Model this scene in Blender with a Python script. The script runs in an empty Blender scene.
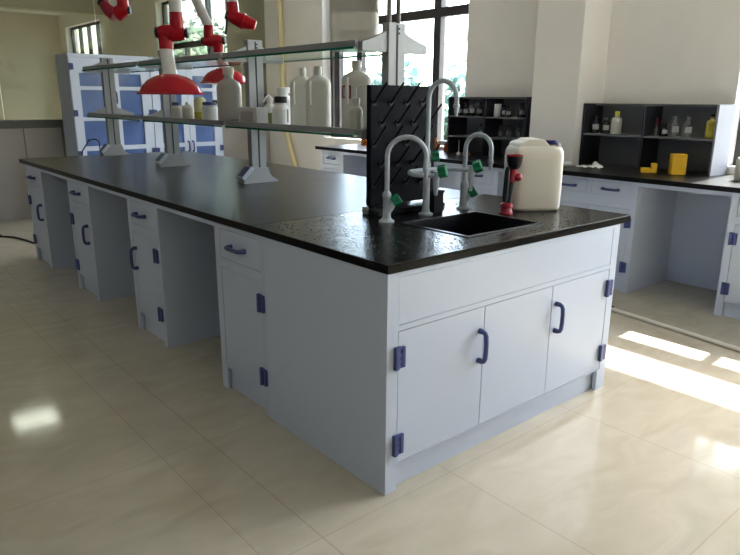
import bpy, bmesh, math, random
from mathutils import Vector, Matrix
random.seed(7)
S = bpy.context.scene
COL = S.collection
PI = math.pi

# ------------------------------------------------------------------ materials
def mat(name, color, rough=0.5, metal=0.0, spec=0.5, noise=None, bump=None, trans=0.0, alpha=None, ior=1.45, sss=0.0):
    m = bpy.data.materials.new(name); m.use_nodes = True
    nt = m.node_tree; b = nt.nodes['Principled BSDF']
    b.inputs['Base Color'].default_value = (*color, 1)
    b.inputs['Roughness'].default_value = rough
    b.inputs['Metallic'].default_value = metal
    b.inputs['Specular IOR Level'].default_value = spec
    b.inputs['IOR'].default_value = ior
    b.inputs['Transmission Weight'].default_value = trans
    if sss:
        b.inputs['Subsurface Weight'].default_value = sss
        b.inputs['Subsurface Radius'].default_value = (0.06, 0.06, 0.055)
    tc = nt.nodes.new('ShaderNodeTexCoord')
    if noise:
        sc, amt = noise
        n = nt.nodes.new('ShaderNodeTexNoise'); n.inputs['Scale'].default_value = sc; n.inputs['Detail'].default_value = 6
        nt.links.new(tc.outputs['Object'], n.inputs['Vector'])
        r = nt.nodes.new('ShaderNodeValToRGB')
        r.color_ramp.elements[0].position = 0.3; r.color_ramp.elements[1].position = 0.7
        r.color_ramp.elements[0].color = (*[max(0, c*(1-amt)) for c in color], 1)
        r.color_ramp.elements[1].color = (*[min(1, c*(1+amt)) for c in color], 1)
        nt.links.new(n.outputs['Fac'], r.inputs['Fac']); nt.links.new(r.outputs['Color'], b.inputs['Base Color'])
    if bump:
        sc, st = bump
        n2 = nt.nodes.new('ShaderNodeTexNoise'); n2.inputs['Scale'].default_value = sc; n2.inputs['Detail'].default_value = 3
        nt.links.new(tc.outputs['Object'], n2.inputs['Vector'])
        bp = nt.nodes.new('ShaderNodeBump'); bp.inputs['Strength'].default_value = st; bp.inputs['Distance'].default_value = 0.005
        nt.links.new(n2.outputs['Fac'], bp.inputs['Height']); nt.links.new(bp.outputs['Normal'], b.inputs['Normal'])
    return m

def glass(name, tint, refl, rcol=(1, 1, 1), rough=0.0, add=0.5):
    """thin pane: straight-through transparency mixed with a mirror reflection"""
    m = bpy.data.materials.new(name); m.use_nodes = True
    nt = m.node_tree; nt.nodes.clear()
    out = nt.nodes.new('ShaderNodeOutputMaterial'); mx = nt.nodes.new('ShaderNodeMixShader')
    t = nt.nodes.new('ShaderNodeBsdfTransparent'); t.inputs['Color'].default_value = (*tint, 1)
    g = nt.nodes.new('ShaderNodeBsdfGlossy'); g.inputs['Roughness'].default_value = rough; g.inputs['Color'].default_value = (*rcol, 1)
    f = nt.nodes.new('ShaderNodeLayerWeight'); f.inputs['Blend'].default_value = 0.25
    mr = nt.nodes.new('ShaderNodeMapRange')
    mr.inputs['To Min'].default_value = refl; mr.inputs['To Max'].default_value = min(1, refl+add)
    nt.links.new(f.outputs['Fresnel'], mr.inputs['Value'])
    nt.links.new(mr.outputs['Result'], mx.inputs['Fac'])
    nt.links.new(t.outputs[0], mx.inputs[1]); nt.links.new(g.outputs[0], mx.inputs[2]); nt.links.new(mx.outputs[0], out.inputs['Surface'])
    return m

def emis(name, color, st):
    m = bpy.data.materials.new(name); m.use_nodes = True
    b = m.node_tree.nodes['Principled BSDF']
    b.inputs['Base Color'].default_value = (*color, 1)
    b.inputs['Emission Color'].default_value = (*color, 1); b.inputs['Emission Strength'].default_value = st
    return m

M = {}
M['cab'] = mat('cabinet white plastic', (0.485, 0.54, 0.65), 0.30, noise=(1.5, 0.02))
M['cab_in'] = mat('cabinet inner plastic', (0.56, 0.62, 0.72), 0.4)
M['blue'] = mat('blue plastic', (0.045, 0.062, 0.19), 0.35)
M['dark_blue'] = mat('dark blue plastic', (0.012, 0.015, 0.10), 0.4)
M['wall'] = mat('wall paint', (0.84, 0.81, 0.77), 0.85, noise=(2, 0.03))
M['wall_dim'] = mat('grey wall paint', (0.33, 0.34, 0.36), 0.8)
M['reveal'] = mat('white window reveal paint', (0.82, 0.81, 0.78), 0.7)
M['pillar'] = mat('pillar paint', (0.85, 0.82, 0.78), 0.8, noise=(2, 0.02))
M['ceil'] = mat('ceiling paint', (0.86, 0.86, 0.85), 0.9)
M['wall2'] = mat('next room wall paint', (0.60, 0.57, 0.48), 0.85, noise=(1.2, 0.10))
M['frame'] = mat('dark bronze window frame', (0.035, 0.030, 0.032), 0.4)
M['panel'] = mat('grey partition panel', (0.36, 0.34, 0.31), 0.28, spec=0.5, noise=(1, 0.05))
M['panel_dark'] = mat('dark grey partition rail', (0.10, 0.10, 0.085), 0.4)
M['sink'] = mat('black sink plastic', (0.006, 0.006, 0.008), 0.3)
M['black'] = mat('black plastic', (0.010, 0.011, 0.014), 0.45, spec=.25)
M['board'] = mat('black drying board', (0.008, 0.009, 0.012), 0.6, spec=.06)
M['tap'] = mat('grey coated tap', (0.41, 0.45, 0.50), 0.35)
M['green'] = mat('green knob', (0.0, 0.17, 0.075), 0.35)
M['alu'] = mat('grey aluminium', (0.29, 0.295, 0.30), 0.45, metal=0.2)
M['alu_dark'] = mat('dark slot', (0.02, 0.02, 0.02), 0.6)
M['steel'] = mat('brown grey conduit', (0.16, 0.145, 0.13), 0.45, metal=0.3)
M['shelf_glass'] = glass('shelf glass', (0.95, 0.985, 0.97), 0.02, (0.9, 1, 0.95), add=0.28)
M['glass_edge'] = mat('green glass edge', (0.01, 0.14, 0.09), 0.15)
M['win_glass'] = glass('window glass', (0.95, 0.97, 0.96), 0.04)
M['part_glass'] = glass('partition glass', (0.53, 0.535, 0.475), 0.012, (0.95, 0.95, 0.85), add=0.1)
M['blue_glass'] = mat('blue cabinet door pane', (0.075, 0.125, 0.29), 0.08, noise=(3, .25))
M['red'] = mat('red plastic', (0.38, 0.006, 0.014), 0.2, spec=.3)
M['red_dark'] = mat('deep red plastic', (0.32, 0.01, 0.03), 0.35)
M['tube'] = mat('grey white tube', (0.60, 0.59, 0.57), 0.35)
M['hdpe'] = mat('milky plastic', (0.70, 0.68, 0.62), 0.4, sss=0.6)
M['hdpe_clear'] = mat('translucent plastic', (0.52, 0.51, 0.46), 0.35, sss=0.5)
M['jug'] = mat('cream plastic', (0.80, 0.77, 0.69), 0.38, sss=0.3, noise=(4, 0.03))
M['white'] = mat('white plastic', (0.78, 0.78, 0.76), 0.4)
M['paper'] = mat('white paper', (0.82, 0.82, 0.84), 0.8)
M['rack_label'] = mat('greyish bottle label', (0.34, 0.34, 0.34), 0.8)
M['card'] = mat('grey white card', (0.55, 0.55, 0.53), 0.7, noise=(30, 0.08))
M['amber'] = mat('brown glass', (0.12, 0.035, 0.01), 0.12)
M['orange'] = mat('amber glass', (0.55, 0.16, 0.03), 0.15, trans=0.3)
M['dark_bottle'] = mat('dark glass', (0.012, 0.010, 0.012), 0.12)
M['clear_bottle'] = glass('bottle glass', (0.80, 0.82, 0.80), 0.10)
M['olive'] = mat('olive liquid', (0.16, 0.16, 0.04), 0.3)
M['pale_yellow'] = mat('pale yellow plastic', (0.62, 0.58, 0.28), 0.4)
M['yellow_liquid'] = mat('yellow liquid', (0.45, 0.40, 0.04), 0.25)
M['yellow'] = mat('yellow plastic', (0.80, 0.47, 0.02), 0.45)
M['yellow_cap'] = mat('lime yellow cap', (0.62, 0.62, 0.03), 0.4)
M['rack'] = mat('dark grey rack board', (0.15, 0.152, 0.158), 0.5, noise=(8, 0.06))
M['rack_dark'] = mat('black rack board', (0.018, 0.019, 0.024), 0.5)
M['rack_glare'] = mat('rack side window glare', (0.30, 0.31, 0.335), 0.8, spec=.1)  # lightened base colour stands in for window glare on this panel
M['hose'] = mat('yellow plastic hose', (0.74, 0.66, 0.40), 0.4)
M['pipe'] = mat('cream pipe', (0.66, 0.62, 0.55), 0.45)
M['cable'] = mat('black cable', (0.015, 0.013, 0.012), 0.5)
M['lamp'] = emis('lamp tube', (0.92, 0.97, 1.0), 60)
M['fill_diffuser'] = emis('light diffuser', (0.93, 0.97, 1.0), 2.6)  # glow of the added fill lights on the left
M['water'] = mat('water', (0.03, 0.03, 0.03), 0.03, spec=1.0)
M['leaf'] = mat('leaf', (0.10, 0.19, 0.14), 0.6, noise=(3, 0.4))
M['bark'] = mat('bark', (0.25, 0.17, 0.10), 0.8)
M['ground'] = mat('outside paving', (0.25, 0.25, 0.23), 0.9, noise=(1, 0.1))
M['tan'] = mat('tan render', (0.24, 0.19, 0.15), 0.8, noise=(6, 0.2))
M['redlabel'] = mat('dark red label', (0.22, 0.03, 0.05), 0.5)
M['clearlabel'] = mat('pale label', (0.42, 0.36, 0.35), 0.6)

def counter_mat(name, wet):
    m = bpy.data.materials.new(name); m.use_nodes = True
    nt = m.node_tree; b = nt.nodes['Principled BSDF']
    tc = nt.nodes.new('ShaderNodeTexCoord')
    n = nt.nodes.new('ShaderNodeTexNoise'); n.inputs['Scale'].default_value = 5; n.inputs['Detail'].default_value = 8
    nt.links.new(tc.outputs['Object'], n.inputs['Vector'])
    r = nt.nodes.new('ShaderNodeValToRGB')
    r.color_ramp.elements[0].color = (0.004, 0.004, 0.0042, 1); r.color_ramp.elements[1].color = (0.010, 0.0092, 0.009, 1)
    nt.links.new(n.outputs['Fac'], r.inputs['Fac']); nt.links.new(r.outputs['Color'], b.inputs['Base Color'])
    mr = nt.nodes.new('ShaderNodeMapRange'); mr.inputs['From Min'].default_value = .35; mr.inputs['From Max'].default_value = .65
    mr.inputs['To Min'].default_value = 0.13 if wet else 0.285; mr.inputs['To Max'].default_value = 0.21 if wet else 0.30
    nt.links.new(n.outputs['Fac'], mr.inputs['Value']); nt.links.new(mr.outputs['Result'], b.inputs['Roughness'])
    n2 = nt.nodes.new('ShaderNodeTexNoise'); n2.inputs['Scale'].default_value = 120 if wet else 260; n2.inputs['Detail'].default_value = 2
    nt.links.new(tc.outputs['Object'], n2.inputs['Vector'])
    bp = nt.nodes.new('ShaderNodeBump'); bp.inputs['Strength'].default_value = 0.35 if wet else 0.05; bp.inputs['Distance'].default_value = 0.004
    nt.links.new(n2.outputs['Fac'], bp.inputs['Height']); nt.links.new(bp.outputs['Normal'], b.inputs['Normal'])
    # polished top face, matt sawn edge
    ge = nt.nodes.new('ShaderNodeNewGeometry'); sp = nt.nodes.new('ShaderNodeSeparateXYZ'); nt.links.new(ge.outputs['True Normal'], sp.inputs[0])
    k = nt.nodes.new('ShaderNodeMapRange'); k.inputs['From Min'].default_value = .2; k.inputs['From Max'].default_value = .8
    k.inputs['To Min'].default_value = 0.08; k.inputs['To Max'].default_value = 0.6 if wet else 0.48
    nt.links.new(sp.outputs['Z'], k.inputs['Value']); nt.links.new(k.outputs['Result'], b.inputs['Specular IOR Level'])
    k2 = nt.nodes.new('ShaderNodeMapRange'); k2.inputs['From Min'].default_value = .2; k2.inputs['From Max'].default_value = .8
    k2.inputs['To Min'].default_value = 0.0; k2.inputs['To Max'].default_value = 0.30 if wet else 0.05
    nt.links.new(sp.outputs['Z'], k2.inputs['Value']); nt.links.new(k2.outputs['Result'], bp.inputs['Strength'])
    return m
M['counter'] = counter_mat('black epoxy', False)
M['counter_wet'] = counter_mat('wet black epoxy', True)

def floor_mat():
    m = bpy.data.materials.new('beige floor tile'); m.use_nodes = True
    nt = m.node_tree; b = nt.nodes['Principled BSDF']; L = nt.links
    tc = nt.nodes.new('ShaderNodeTexCoord')
    mp = nt.nodes.new('ShaderNodeMapping'); mp.inputs['Scale'].default_value = (1.0, 2.2, 1); mp.inputs['Rotation'].default_value = (0, 0, 0.5)
    L.new(tc.outputs['Object'], mp.inputs['Vector'])
    n = nt.nodes.new('ShaderNodeTexNoise'); n.inputs['Scale'].default_value = 3.2; n.inputs['Detail'].default_value = 9; n.inputs['Distortion'].default_value = 1.2
    L.new(mp.outputs['Vector'], n.inputs['Vector'])
    r = nt.nodes.new('ShaderNodeValToRGB')
    r.color_ramp.elements[0].position = .3; r.color_ramp.elements[0].color = (0.435, 0.392, 0.305, 1)
    r.color_ramp.elements[1].position = .72; r.color_ramp.elements[1].color = (0.51, 0.467, 0.38, 1)
    L.new(n.outputs['Fac'], r.inputs['Fac'])
    sx = nt.nodes.new('ShaderNodeSeparateXYZ'); L.new(tc.outputs['Object'], sx.inputs[0])
    def mth(op, a, bb):
        k = nt.nodes.new('ShaderNodeMath'); k.operation = op
        for i, v in enumerate((a, bb)):
            if isinstance(v, (int, float)): k.inputs[i].default_value = v
            else: L.new(v, k.inputs[i])
        return k.outputs[0]
    def line(src, off, period, half):
        a = mth('ADD', src, -off + 800*period); a = mth('MODULO', a, period)
        d = mth('ABSOLUTE', mth('SUBTRACT', a, period/2), 0)
        return mth('GREATER_THAN', d, period/2-half)
    lx = line(sx.outputs['X'], -0.505, 0.8, 0.0022)
    ly = line(sx.outputs['Y'], 0.757, 0.8, 0.0018)
    l2 = mth('LESS_THAN', mth('ABSOLUTE', mth('SUBTRACT', sx.outputs['X'], -0.305), 0), 0.003)
    j = mth('MAXIMUM', mth('MAXIMUM', lx, ly), l2)
    mx = nt.nodes.new('ShaderNodeMix'); mx.data_type = 'RGBA'
    mx.inputs[7].default_value = (0.30, 0.24, 0.17, 1)
    L.new(r.outputs['Color'], mx.inputs[6]); L.new(mth('MULTIPLY', j, 0.45), mx.inputs[0])
    L.new(mx.outputs[2], b.inputs['Base Color'])
    mr = nt.nodes.new('ShaderNodeMapRange'); mr.inputs['To Min'].default_value = .04; mr.inputs['To Max'].default_value = .12
    L.new(n.outputs['Fac'], mr.inputs['Value']); L.new(mr.outputs['Result'], b.inputs['Roughness'])
    return m
M['floor'] = floor_mat()

# ------------------------------------------------------------------ mesh builder
class MB:
    def __init__(s): s.bm = bmesh.new()
    def _merge(s, t):
        me = bpy.data.meshes.new('t'); t.to_mesh(me); t.free(); s.bm.from_mesh(me); bpy.data.meshes.remove(me)
    def box(s, x0, x1, y0, y1, z0, z1, bev=0.0, mtx=None):
        t = bmesh.new(); bmesh.ops.create_cube(t, size=1)
        for v in t.verts:
            v.co = Vector(((x0+x1)/2+v.co.x*(x1-x0), (y0+y1)/2+v.co.y*(y1-y0), (z0+z1)/2+v.co.z*(z1-z0)))
        if bev: bmesh.ops.bevel(t, geom=t.edges[:], offset=bev, segments=2, affect='EDGES', profile=0.5)
        if mtx: bmesh.ops.transform(t, matrix=mtx, verts=t.verts)
        s._merge(t); return s
    def cyl(s, p0, p1, r0, r1=None, n=20):
        r1 = r0 if r1 is None else r1
        return s.tube([p0, p1], [r0, r1], n)
    def tube(s, pts, r, n=12, cap=True):
        pts = [Vector(p) for p in pts]; N = len(pts)
        rs = r if isinstance(r, (list, tuple)) else [r]*N
        t = bmesh.new(); rings = []; up = None
        for i, p in enumerate(pts):
            d = (pts[min(i+1, N-1)]-pts[max(i-1, 0)]).normalized()
            if up is None:
                a = Vector((0, 0, 1)) if abs(d.z) < .9 else Vector((1, 0, 0))
                up = (a-d*a.dot(d)).normalized()
            else: up = (up-d*up.dot(d)).normalized()
            w = d.cross(up)
            rings.append([t.verts.new(p+(up*math.cos(2*PI*k/n)+w*math.sin(2*PI*k/n))*rs[i]) for k in range(n)])
        for i in range(N-1):
            for k in range(n):
                t.faces.new((rings[i][k], rings[i][(k+1) % n], rings[i+1][(k+1) % n], rings[i+1][k]))
        if cap: t.faces.new(rings[0][::-1]); t.faces.new(rings[-1])
        bmesh.ops.recalc_face_normals(t, faces=t.faces); s._merge(t); return s
    def lathe(s, prof, c=(0, 0, 0), n=28, mtx=None, sx=1, sy=1):
        t = bmesh.new(); c = Vector(c); rings = []
        for r, z in prof:
            if r < 1e-5: rings.append([t.verts.new(Vector((0, 0, z)))])
            else: rings.append([t.verts.new(Vector((r*sx*math.cos(2*PI*k/n), r*sy*math.sin(2*PI*k/n), z))) for k in range(n)])
        for a, b in zip(rings, rings[1:]):
            for k in range(n):
                q = [a[k % len(a)], a[(k+1) % len(a)], b[(k+1) % len(b)], b[k % len(b)]]
                u = []
                for v in q:
                    if v not in u: u.append(v)
                if len(u) >= 3: t.faces.new(u)
        if mtx: bmesh.ops.transform(t, matrix=mtx, verts=t.verts)
        bmesh.ops.translate(t, vec=c, verts=t.verts)
        bmesh.ops.recalc_face_normals(t, faces=t.faces); s._merge(t); return s
    def prism(s, poly, ax, a, b, mtx=None, bev=0):
        """poly in the two remaining axes, extruded along ax from a to b"""
        t = bmesh.new(); i = 'xyz'.index(ax)
        def P(u, v, w): q = [u, v]; q.insert(i, w); return Vector(q)
        A = [t.verts.new(P(u, v, a)) for u, v in poly]; B = [t.verts.new(P(u, v, b)) for u, v in poly]
        t.faces.new(A); t.faces.new(B[::-1]); N = len(poly)
        for k in range(N): t.faces.new((A[k], B[k], B[(k+1) % N], A[(k+1) % N]))
        bmesh.ops.recalc_face_normals(t, faces=t.faces)
        if bev: bmesh.ops.bevel(t, geom=t.edges[:], offset=bev, segments=2, affect='EDGES', profile=.5)
        if mtx: bmesh.ops.transform(t, matrix=mtx, verts=t.verts)
        s._merge(t); return s
    def build(s, name, m, parent=None, loc=None, rz=0, smooth=True):
        me = bpy.data.meshes.new(name); s.bm.to_mesh(me); s.bm.free()
        me.materials.append(m)
        if smooth:
            me.shade_smooth(); me.set_sharp_from_angle(angle=math.radians(38))
        o = bpy.data.objects.new(name, me); COL.objects.link(o)
        if smooth:
            wn = o.modifiers.new('weighted normals', 'WEIGHTED_NORMAL'); wn.keep_sharp = True; wn.weight = 100
        if parent: o.parent = parent
        if loc: o.location = loc
        if rz: o.rotation_euler.z = rz
        return o

def tag(o, label, cat, group=None, kind=None):
    o['label'] = label; o['category'] = cat
    if group: o['group'] = group
    if kind: o['kind'] = kind
    return o
def thing(name, label, cat, loc=(0, 0, 0), rz=0, group=None):
    o = bpy.data.objects.new(name, None); COL.objects.link(o); o.location = loc; o.rotation_euler.z = rz
    o.empty_display_size = .05
    return tag(o, label, cat, group)
def struct(name, mb, m, label=None, cat=None):
    o = mb.build(name, m, smooth=False); o['kind'] = 'structure'
    if label: o['label'] = label; o['category'] = cat
    return o
def frange_arc(c, u, v, r, a0, a1, n):
    c, u, v = Vector(c), Vector(u), Vector(v)
    return [c+u*(r*math.cos(a0+(a1-a0)*i/n))+v*(r*math.sin(a0+(a1-a0)*i/n)) for i in range(n+1)]
def facegrid(mb, x0, x1, z0, z1, y0, y1, holes):
    """a flat frontage with rectangular openings (x0,x1,z0,z1)"""
    xs = sorted({x0, x1, *[h[0] for h in holes], *[h[1] for h in holes]})
    for a, b in zip(xs, xs[1:]):
        c = (a+b)/2
        hs = sorted([(h[2], h[3]) for h in holes if h[0] < c < h[1]])
        z = z0
        for h0, h1 in hs:
            if h0 > z+1e-6: mb.box(a, b, y0, y1, z, h0)
            z = h1
        if z < z1-1e-6: mb.box(a, b, y0, y1, z, z1)

# ------------------------------------------------------------------ the setting
XW = 3.75; YP = 6.75; CEIL = 3.25; YB = -3.0; XL = -4.4; YF = 16.2
struct('floor', MB().box(XL-.3, XW+.3, YB-.3, YF+.3, -.1, 0), M['floor'], 'polished beige marble-look floor tiles with thin dark joints', 'floor')
struct('ceiling', MB().box(XL-.3, XW+.3, YB-.3, YF+.3, CEIL, CEIL+.1), M['ceil'], 'pale flat ceiling above the lab', 'ceiling')
W1 = (3.05, 5.46, 0.88, 3.0); W2 = (-2.4, 0.49, 0.90, 2.95); W4 = (7.9, 10.45, 0.88, 3.0); W5 = (13.35, 15.75, 0.88, 2.95)
mb = MB()
mtx = Matrix(((0, -1, 0, 0), (1, 0, 0, 0), (0, 0, 1, 0), (0, 0, 0, 1)))   # local x -> y, local y -> -x
t = MB(); facegrid(t, YB-.3, YF+.3, 0, CEIL, -XW-.26, -XW, [W1, W2, W4, W5]); bmesh.ops.transform(t.bm, matrix=mtx, verts=t.bm.verts)
struct('wall_right', t, M['wall'], 'warm cream wall with the two tall windows', 'wall')
DL = (4.9, 5.8, 0.0, 2.1)
t = MB(); facegrid(t, YB-.3, YF+.3, 0, CEIL, -XL, -XL+.2, []); bmesh.ops.transform(t.bm, matrix=mtx, verts=t.bm.verts)
struct('wall_left', t, M['wall_dim'])
struct('wall_back', MB().box(XL, XW, YB-.2, YB, 0, CEIL), M['wall'])
struct('wall_far', MB().box(XL, XW, YF, YF+.2, 0, CEIL), M['wall2'], 'ochre wall of the room seen beyond the glass partition', 'wall')
struct('trim_1', MB().box(XL, XW, YB, YB+.25, 2.85, CEIL), M['wall'])
# pillar between the windows
struct('wall_pillar', MB().box(3.37, XW, 1.525, 1.965, 0, CEIL, .004), M['pillar'], 'square plastered pillar standing between the two dark bench racks', 'pillar')

def window(name, o, label, mull, trans):
    y0, y1, z0, z1 = o; xa, xb = XW+.12, XW+.19
    e = bpy.data.objects.new(name, None); COL.objects.link(e); e.location = (XW, y0, z0); e['kind'] = 'structure'; e['label'] = label; e['category'] = 'window'
    def L(mbx, nm, m):
        ob = mbx.build(nm, m, e); ob.location = (-XW, -y0, -z0); return ob
    f = MB(); w = .05
    f.box(xa, xb, y0, y0+w, z0, z1); f.box(xa, xb, y1-w, y1, z0, z1); f.box(xa, xb, y0+w, y1-w, z0, z0+w); f.box(xa, xb, y0+w, y1-w, z1-w, z1)
    L(f, 'frame', M['frame'])
    for c, wd, zb in mull:
        L(MB().box(xa+.002, xb-.002, c-wd/2, c+wd/2, z0+w, zb), 'mullion', M['frame'])
    L(MB().box(xa-.004, xb+.004, y0+w, y1-w, trans[0], trans[1]), 'transom', M['frame'])
    L(MB().box(xa+.032, xa+.036, y0+w, y1-w, z0+w, z1-w), 'pane', M['win_glass'])
    r = MB(); t_ = .006
    r.box(XW+.001, xa, y0, y0+t_, z0, z1); r.box(XW+.001, xa, y1-t_, y1, z0, z1); r.box(XW+.001, xa, y0, y1, z1-t_, z1)
    L(r, 'reveal', M['reveal'])
    L(MB().box(XW-.012, xa, y0, y1, z0-.02, z0+.004), 'sill', M['reveal'])
    return e
window('window_1', W1, 'tall dark framed window behind the reagent shelf with trees outside', [(3.59, .10, 2.95), (4.36, .05, 2.2), (4.88, .09, 2.2), (5.32, .10, 2.95)], (2.19, 2.28))
window('window_2', W2, 'dark framed window with white reveal at the right edge of the view', [(-.07, .07, 2.28), (-1.0, .07, 2.28), (-1.75, .07, 2.28)], (2.27, 2.41))
window('window_4', W4, 'bright window of the next room seen past the red extractors', [(8.75, .08, 2.95), (9.6, .06, 2.2)], (2.19, 2.28))
window('window_5', W5, 'small looking far window of the next room above the left cupboard', [(13.95, .08, 2.9), (14.55, .08, 2.9), (15.15, .08, 2.9)], (2.19, 2.28))
struct('trim_4', MB().box(XL, XW, 12.6, 12.9, 2.95, CEIL), M['wall2'], 'ceiling beam of the next room', 'beam')

# glass partition with grey panels below
struct('wall_end', MB().box(XL, XW, YP+.02, YP+.08, 0, 1.02), M['panel'], 'grey panel dado below the glass partition at the far end', 'partition')
struct('trim_2', MB().box(XL, XW, YP-.01, YP+.11, 1.02, 1.11, .004), M['panel_dark'], 'dark grey sill rail along the glass partition', 'trim')
t = MB()
for x in (-2.2, -.95, .52, .93): t.box(x-.003, x+.003, YP+.012, YP+.02, 0, 1.02)
struct('trim_3', t, M['panel_dark'], 'thin dark seams between the grey partition panels', 'trim')
e = bpy.data.objects.new('window_3', None); COL.objects.link(e); e['kind'] = 'structure'; e['label'] = 'olive tinted reflecting glass partition behind the storage cupboards'; e['category'] = 'glass partition'
xs = [XL, -2.2, -.95, .35, 1.45, 2.6, XW]
for a, b in zip(xs, xs[1:]):
    MB().box(a+.003, b-.003, YP+.045, YP+.055, 1.11, CEIL-.02).build('pane', M['part_glass'], e, smooth=False)
MB().box(XL, XW, YP+.02, YP+.08, CEIL-.02, CEIL).build('head_rail', M['panel_dark'], e)

# ------------------------------------------------------------------ cabinets
def handle(parent, x, z, vert, length=.12, out=.034, y=0):
    h = length/2; r = .0092
    pts = []
    def P(a, o): return (x, y-o, z+a) if vert else (x+a, y-o, z)
    for a, o in [(-h, 0), (-h, out*.55), (-h*.93, out*.85), (-h*.75, out), (-h*.3, out*1.06), (h*.3, out*1.06), (h*.75, out), (h*.93, out*.85), (h, out*.55), (h, 0)]:
        pts.append(P(a, o))
    m = MB(); m.tube(pts, [.0115, .0105, r, r, r, r, r, r, .0105, .0115], 10)
    return m.build('handle', M['blue'], parent)
def hinge(parent, x, z, y=0, hh=.041):
    m = MB()
    m.box(x-.023, x-.005, y-.016, y, z-hh, z+hh, .003)
    m.box(x+.007, x+.024, y-.013, y, z-hh+.003, z+hh-.003, .003)
    m.box(x-.006, x+.008, y-.011, y, z-hh+.002, z+hh-.002, .002)
    o = m.build('hinge', M['blue'], parent)
    k = MB()
    for dz in (-.022, 0, .022): k.box(x-.004, x+.005, y-.0135, y-.0105, z+dz-.007, z+dz+.007)
    k.build('hinge_hole_shade', M['dark_blue'], o)  # dark boxes stand in for the shaded holes of the hinge
    return o

def cabinet(label, loc, rz, w, d, fronts, toe, h=.816, name='base_cabinet', cat='cabinet', group=None, z0=0):
    """front faces local -y; fronts: dicts r=(x0,x1,z0,z1), kind, handle, hinges"""
    e = thing(name, label, cat, loc, rz, group)
    g = .0028; ft = .018
    m = MB()
    holes = [(f['r'][0]-f.get('g', g), f['r'][1]+f.get('g', g), f['r'][2]-f.get('g', g), f['r'][3]+f.get('g', g)) for f in fronts]
    if toe: holes.append((toe[0], toe[1], 0, toe[2]))
    facegrid(m, 0, w, 0, h, 0, ft, holes)
    m.box(0, .016, ft, d, 0, h); m.box(w-.016, w, ft, d, 0, h); m.box(.016, w-.016, d-.016, d, 0, h)
    m.box(.016, w-.016, .03, d-.016, .105, .12)
    if h < .9: m.box(.016, w-.016, .03, .06, .62, .65)
    m.build('body', M['cab'], e)
    if toe:
        MB().box(toe[0]-.01, toe[1]+.01, ft+.008, ft+.02, .0, toe[2]+.01).build('toe_kick', M['cab'], e)
    for f in fronts:
        x0, x1, a, b = f['r']
        p = MB().box(x0, x1, .0008, ft+.001, a, b, .0012).build(f['kind'], M['cab'], e)
        if f.get('handle'):
            hx, hz, v = f['handle']; handle(p, hx, hz, v)
        for hx, hz in f.get('hinges', []): hinge(p, hx, hz)
    return e

R90 = -PI/2
YS = [(.7735, 1.1998), (1.8489, 2.2847), (2.9772, 3.4296), (4.1141, 4.5894)]
labs = ['nearest narrow white island cabinet, drawer over door without door handle, beside the sink cabinet',
        'second narrow white island cabinet counting from the sink cabinet, hinges on its right',
        'third narrow white island cabinet counting from the sink cabinet, hinges on its left',
        'farthest narrow white island cabinet, under the far end of the black worktop']
for i, ((a, b), lb) in enumerate(zip(YS, labs)):
    w = b-a; s = .052; sr = .024 if i == 0 else s
    right = i < 2
    hx = w-sr+.001 if right else s-.001
    door = dict(r=(s, w-sr, .116, .614), kind='door', hinges=[(hx, .524), (hx, .186)])
    if i > 0: door['handle'] = ((s+.035) if right else (w-s-.035), .458, True)
    cabinet(lb, (0, b, 0), R90, w, 1.437,
            [dict(r=(s, w-sr, .662, .795), kind='drawer', handle=((s+w-sr)/2-.012, .727, False)), door],
            (s, w-sr, .114), group=None)
# sink cabinet
cabinet('wide white sink cabinet with two blue handled doors at the near end of the island', (0, 0, 0), 0, 1.437, .772,
        [dict(r=(.054, 1.383, .632, .799), kind='false_panel', g=.0011),
         dict(r=(.054, .498, .112, .608), kind='door', handle=(.474, .455, True), hinges=[(.053, .517), (.053, .188)]),
         dict(r=(.502, .938, .112, .608), kind='fixed_panel'),
         dict(r=(.942, 1.383, .112, .608), kind='door', handle=(.972, .463, True), hinges=[(1.384, .520), (1.384, .197)])],
        (.055, 1.366, .105), name='sink_cabinet')
# knee spaces between the island cabinets
kn = [(YS[0][1], YS[1][0]), (YS[1][1], YS[2][0]), (YS[2][1], YS[3][0])]
kl = ['white rail and back panel of the knee space next to the nearest narrow island cabinet',
      'white rail and back panel of the middle knee space of the island',
      'white rail and back panel of the farthest knee space of the island']
for (a, b), lb in zip(kn, kl):
    e = thing('knee_space', lb, 'knee space panel', (0, b, 0), R90)
    w = b-a
    MB().box(.0005, w-.0005, 0, .03, .797, .816).build('front_rail', M['cab'], e)
    MB().box(.0005, w-.0005, .74, .756, 0, .816).build('back_panel', M['cab'], e)
    MB().box(.0005, w-.0005, 1.40, 1.437, .797, .816).build('rear_rail', M['cab'], e)

# ------------------------------------------------------------------ island worktops
SX0, SX1, SY0, SY1 = .535, 1.0, .132, .50
W, LEN, ZT, TH = 1.5195, 4.754, .85, .033
YJ = .862
m = MB()
t = bmesh.new()
m.box(-.003, W, YJ+.0025, LEN, ZT-TH, ZT, .003)
tag(m.build('worktop', M['counter']), 'long dry black epoxy worktop of the island carrying the reagent shelf', 'worktop')
m = MB()
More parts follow.
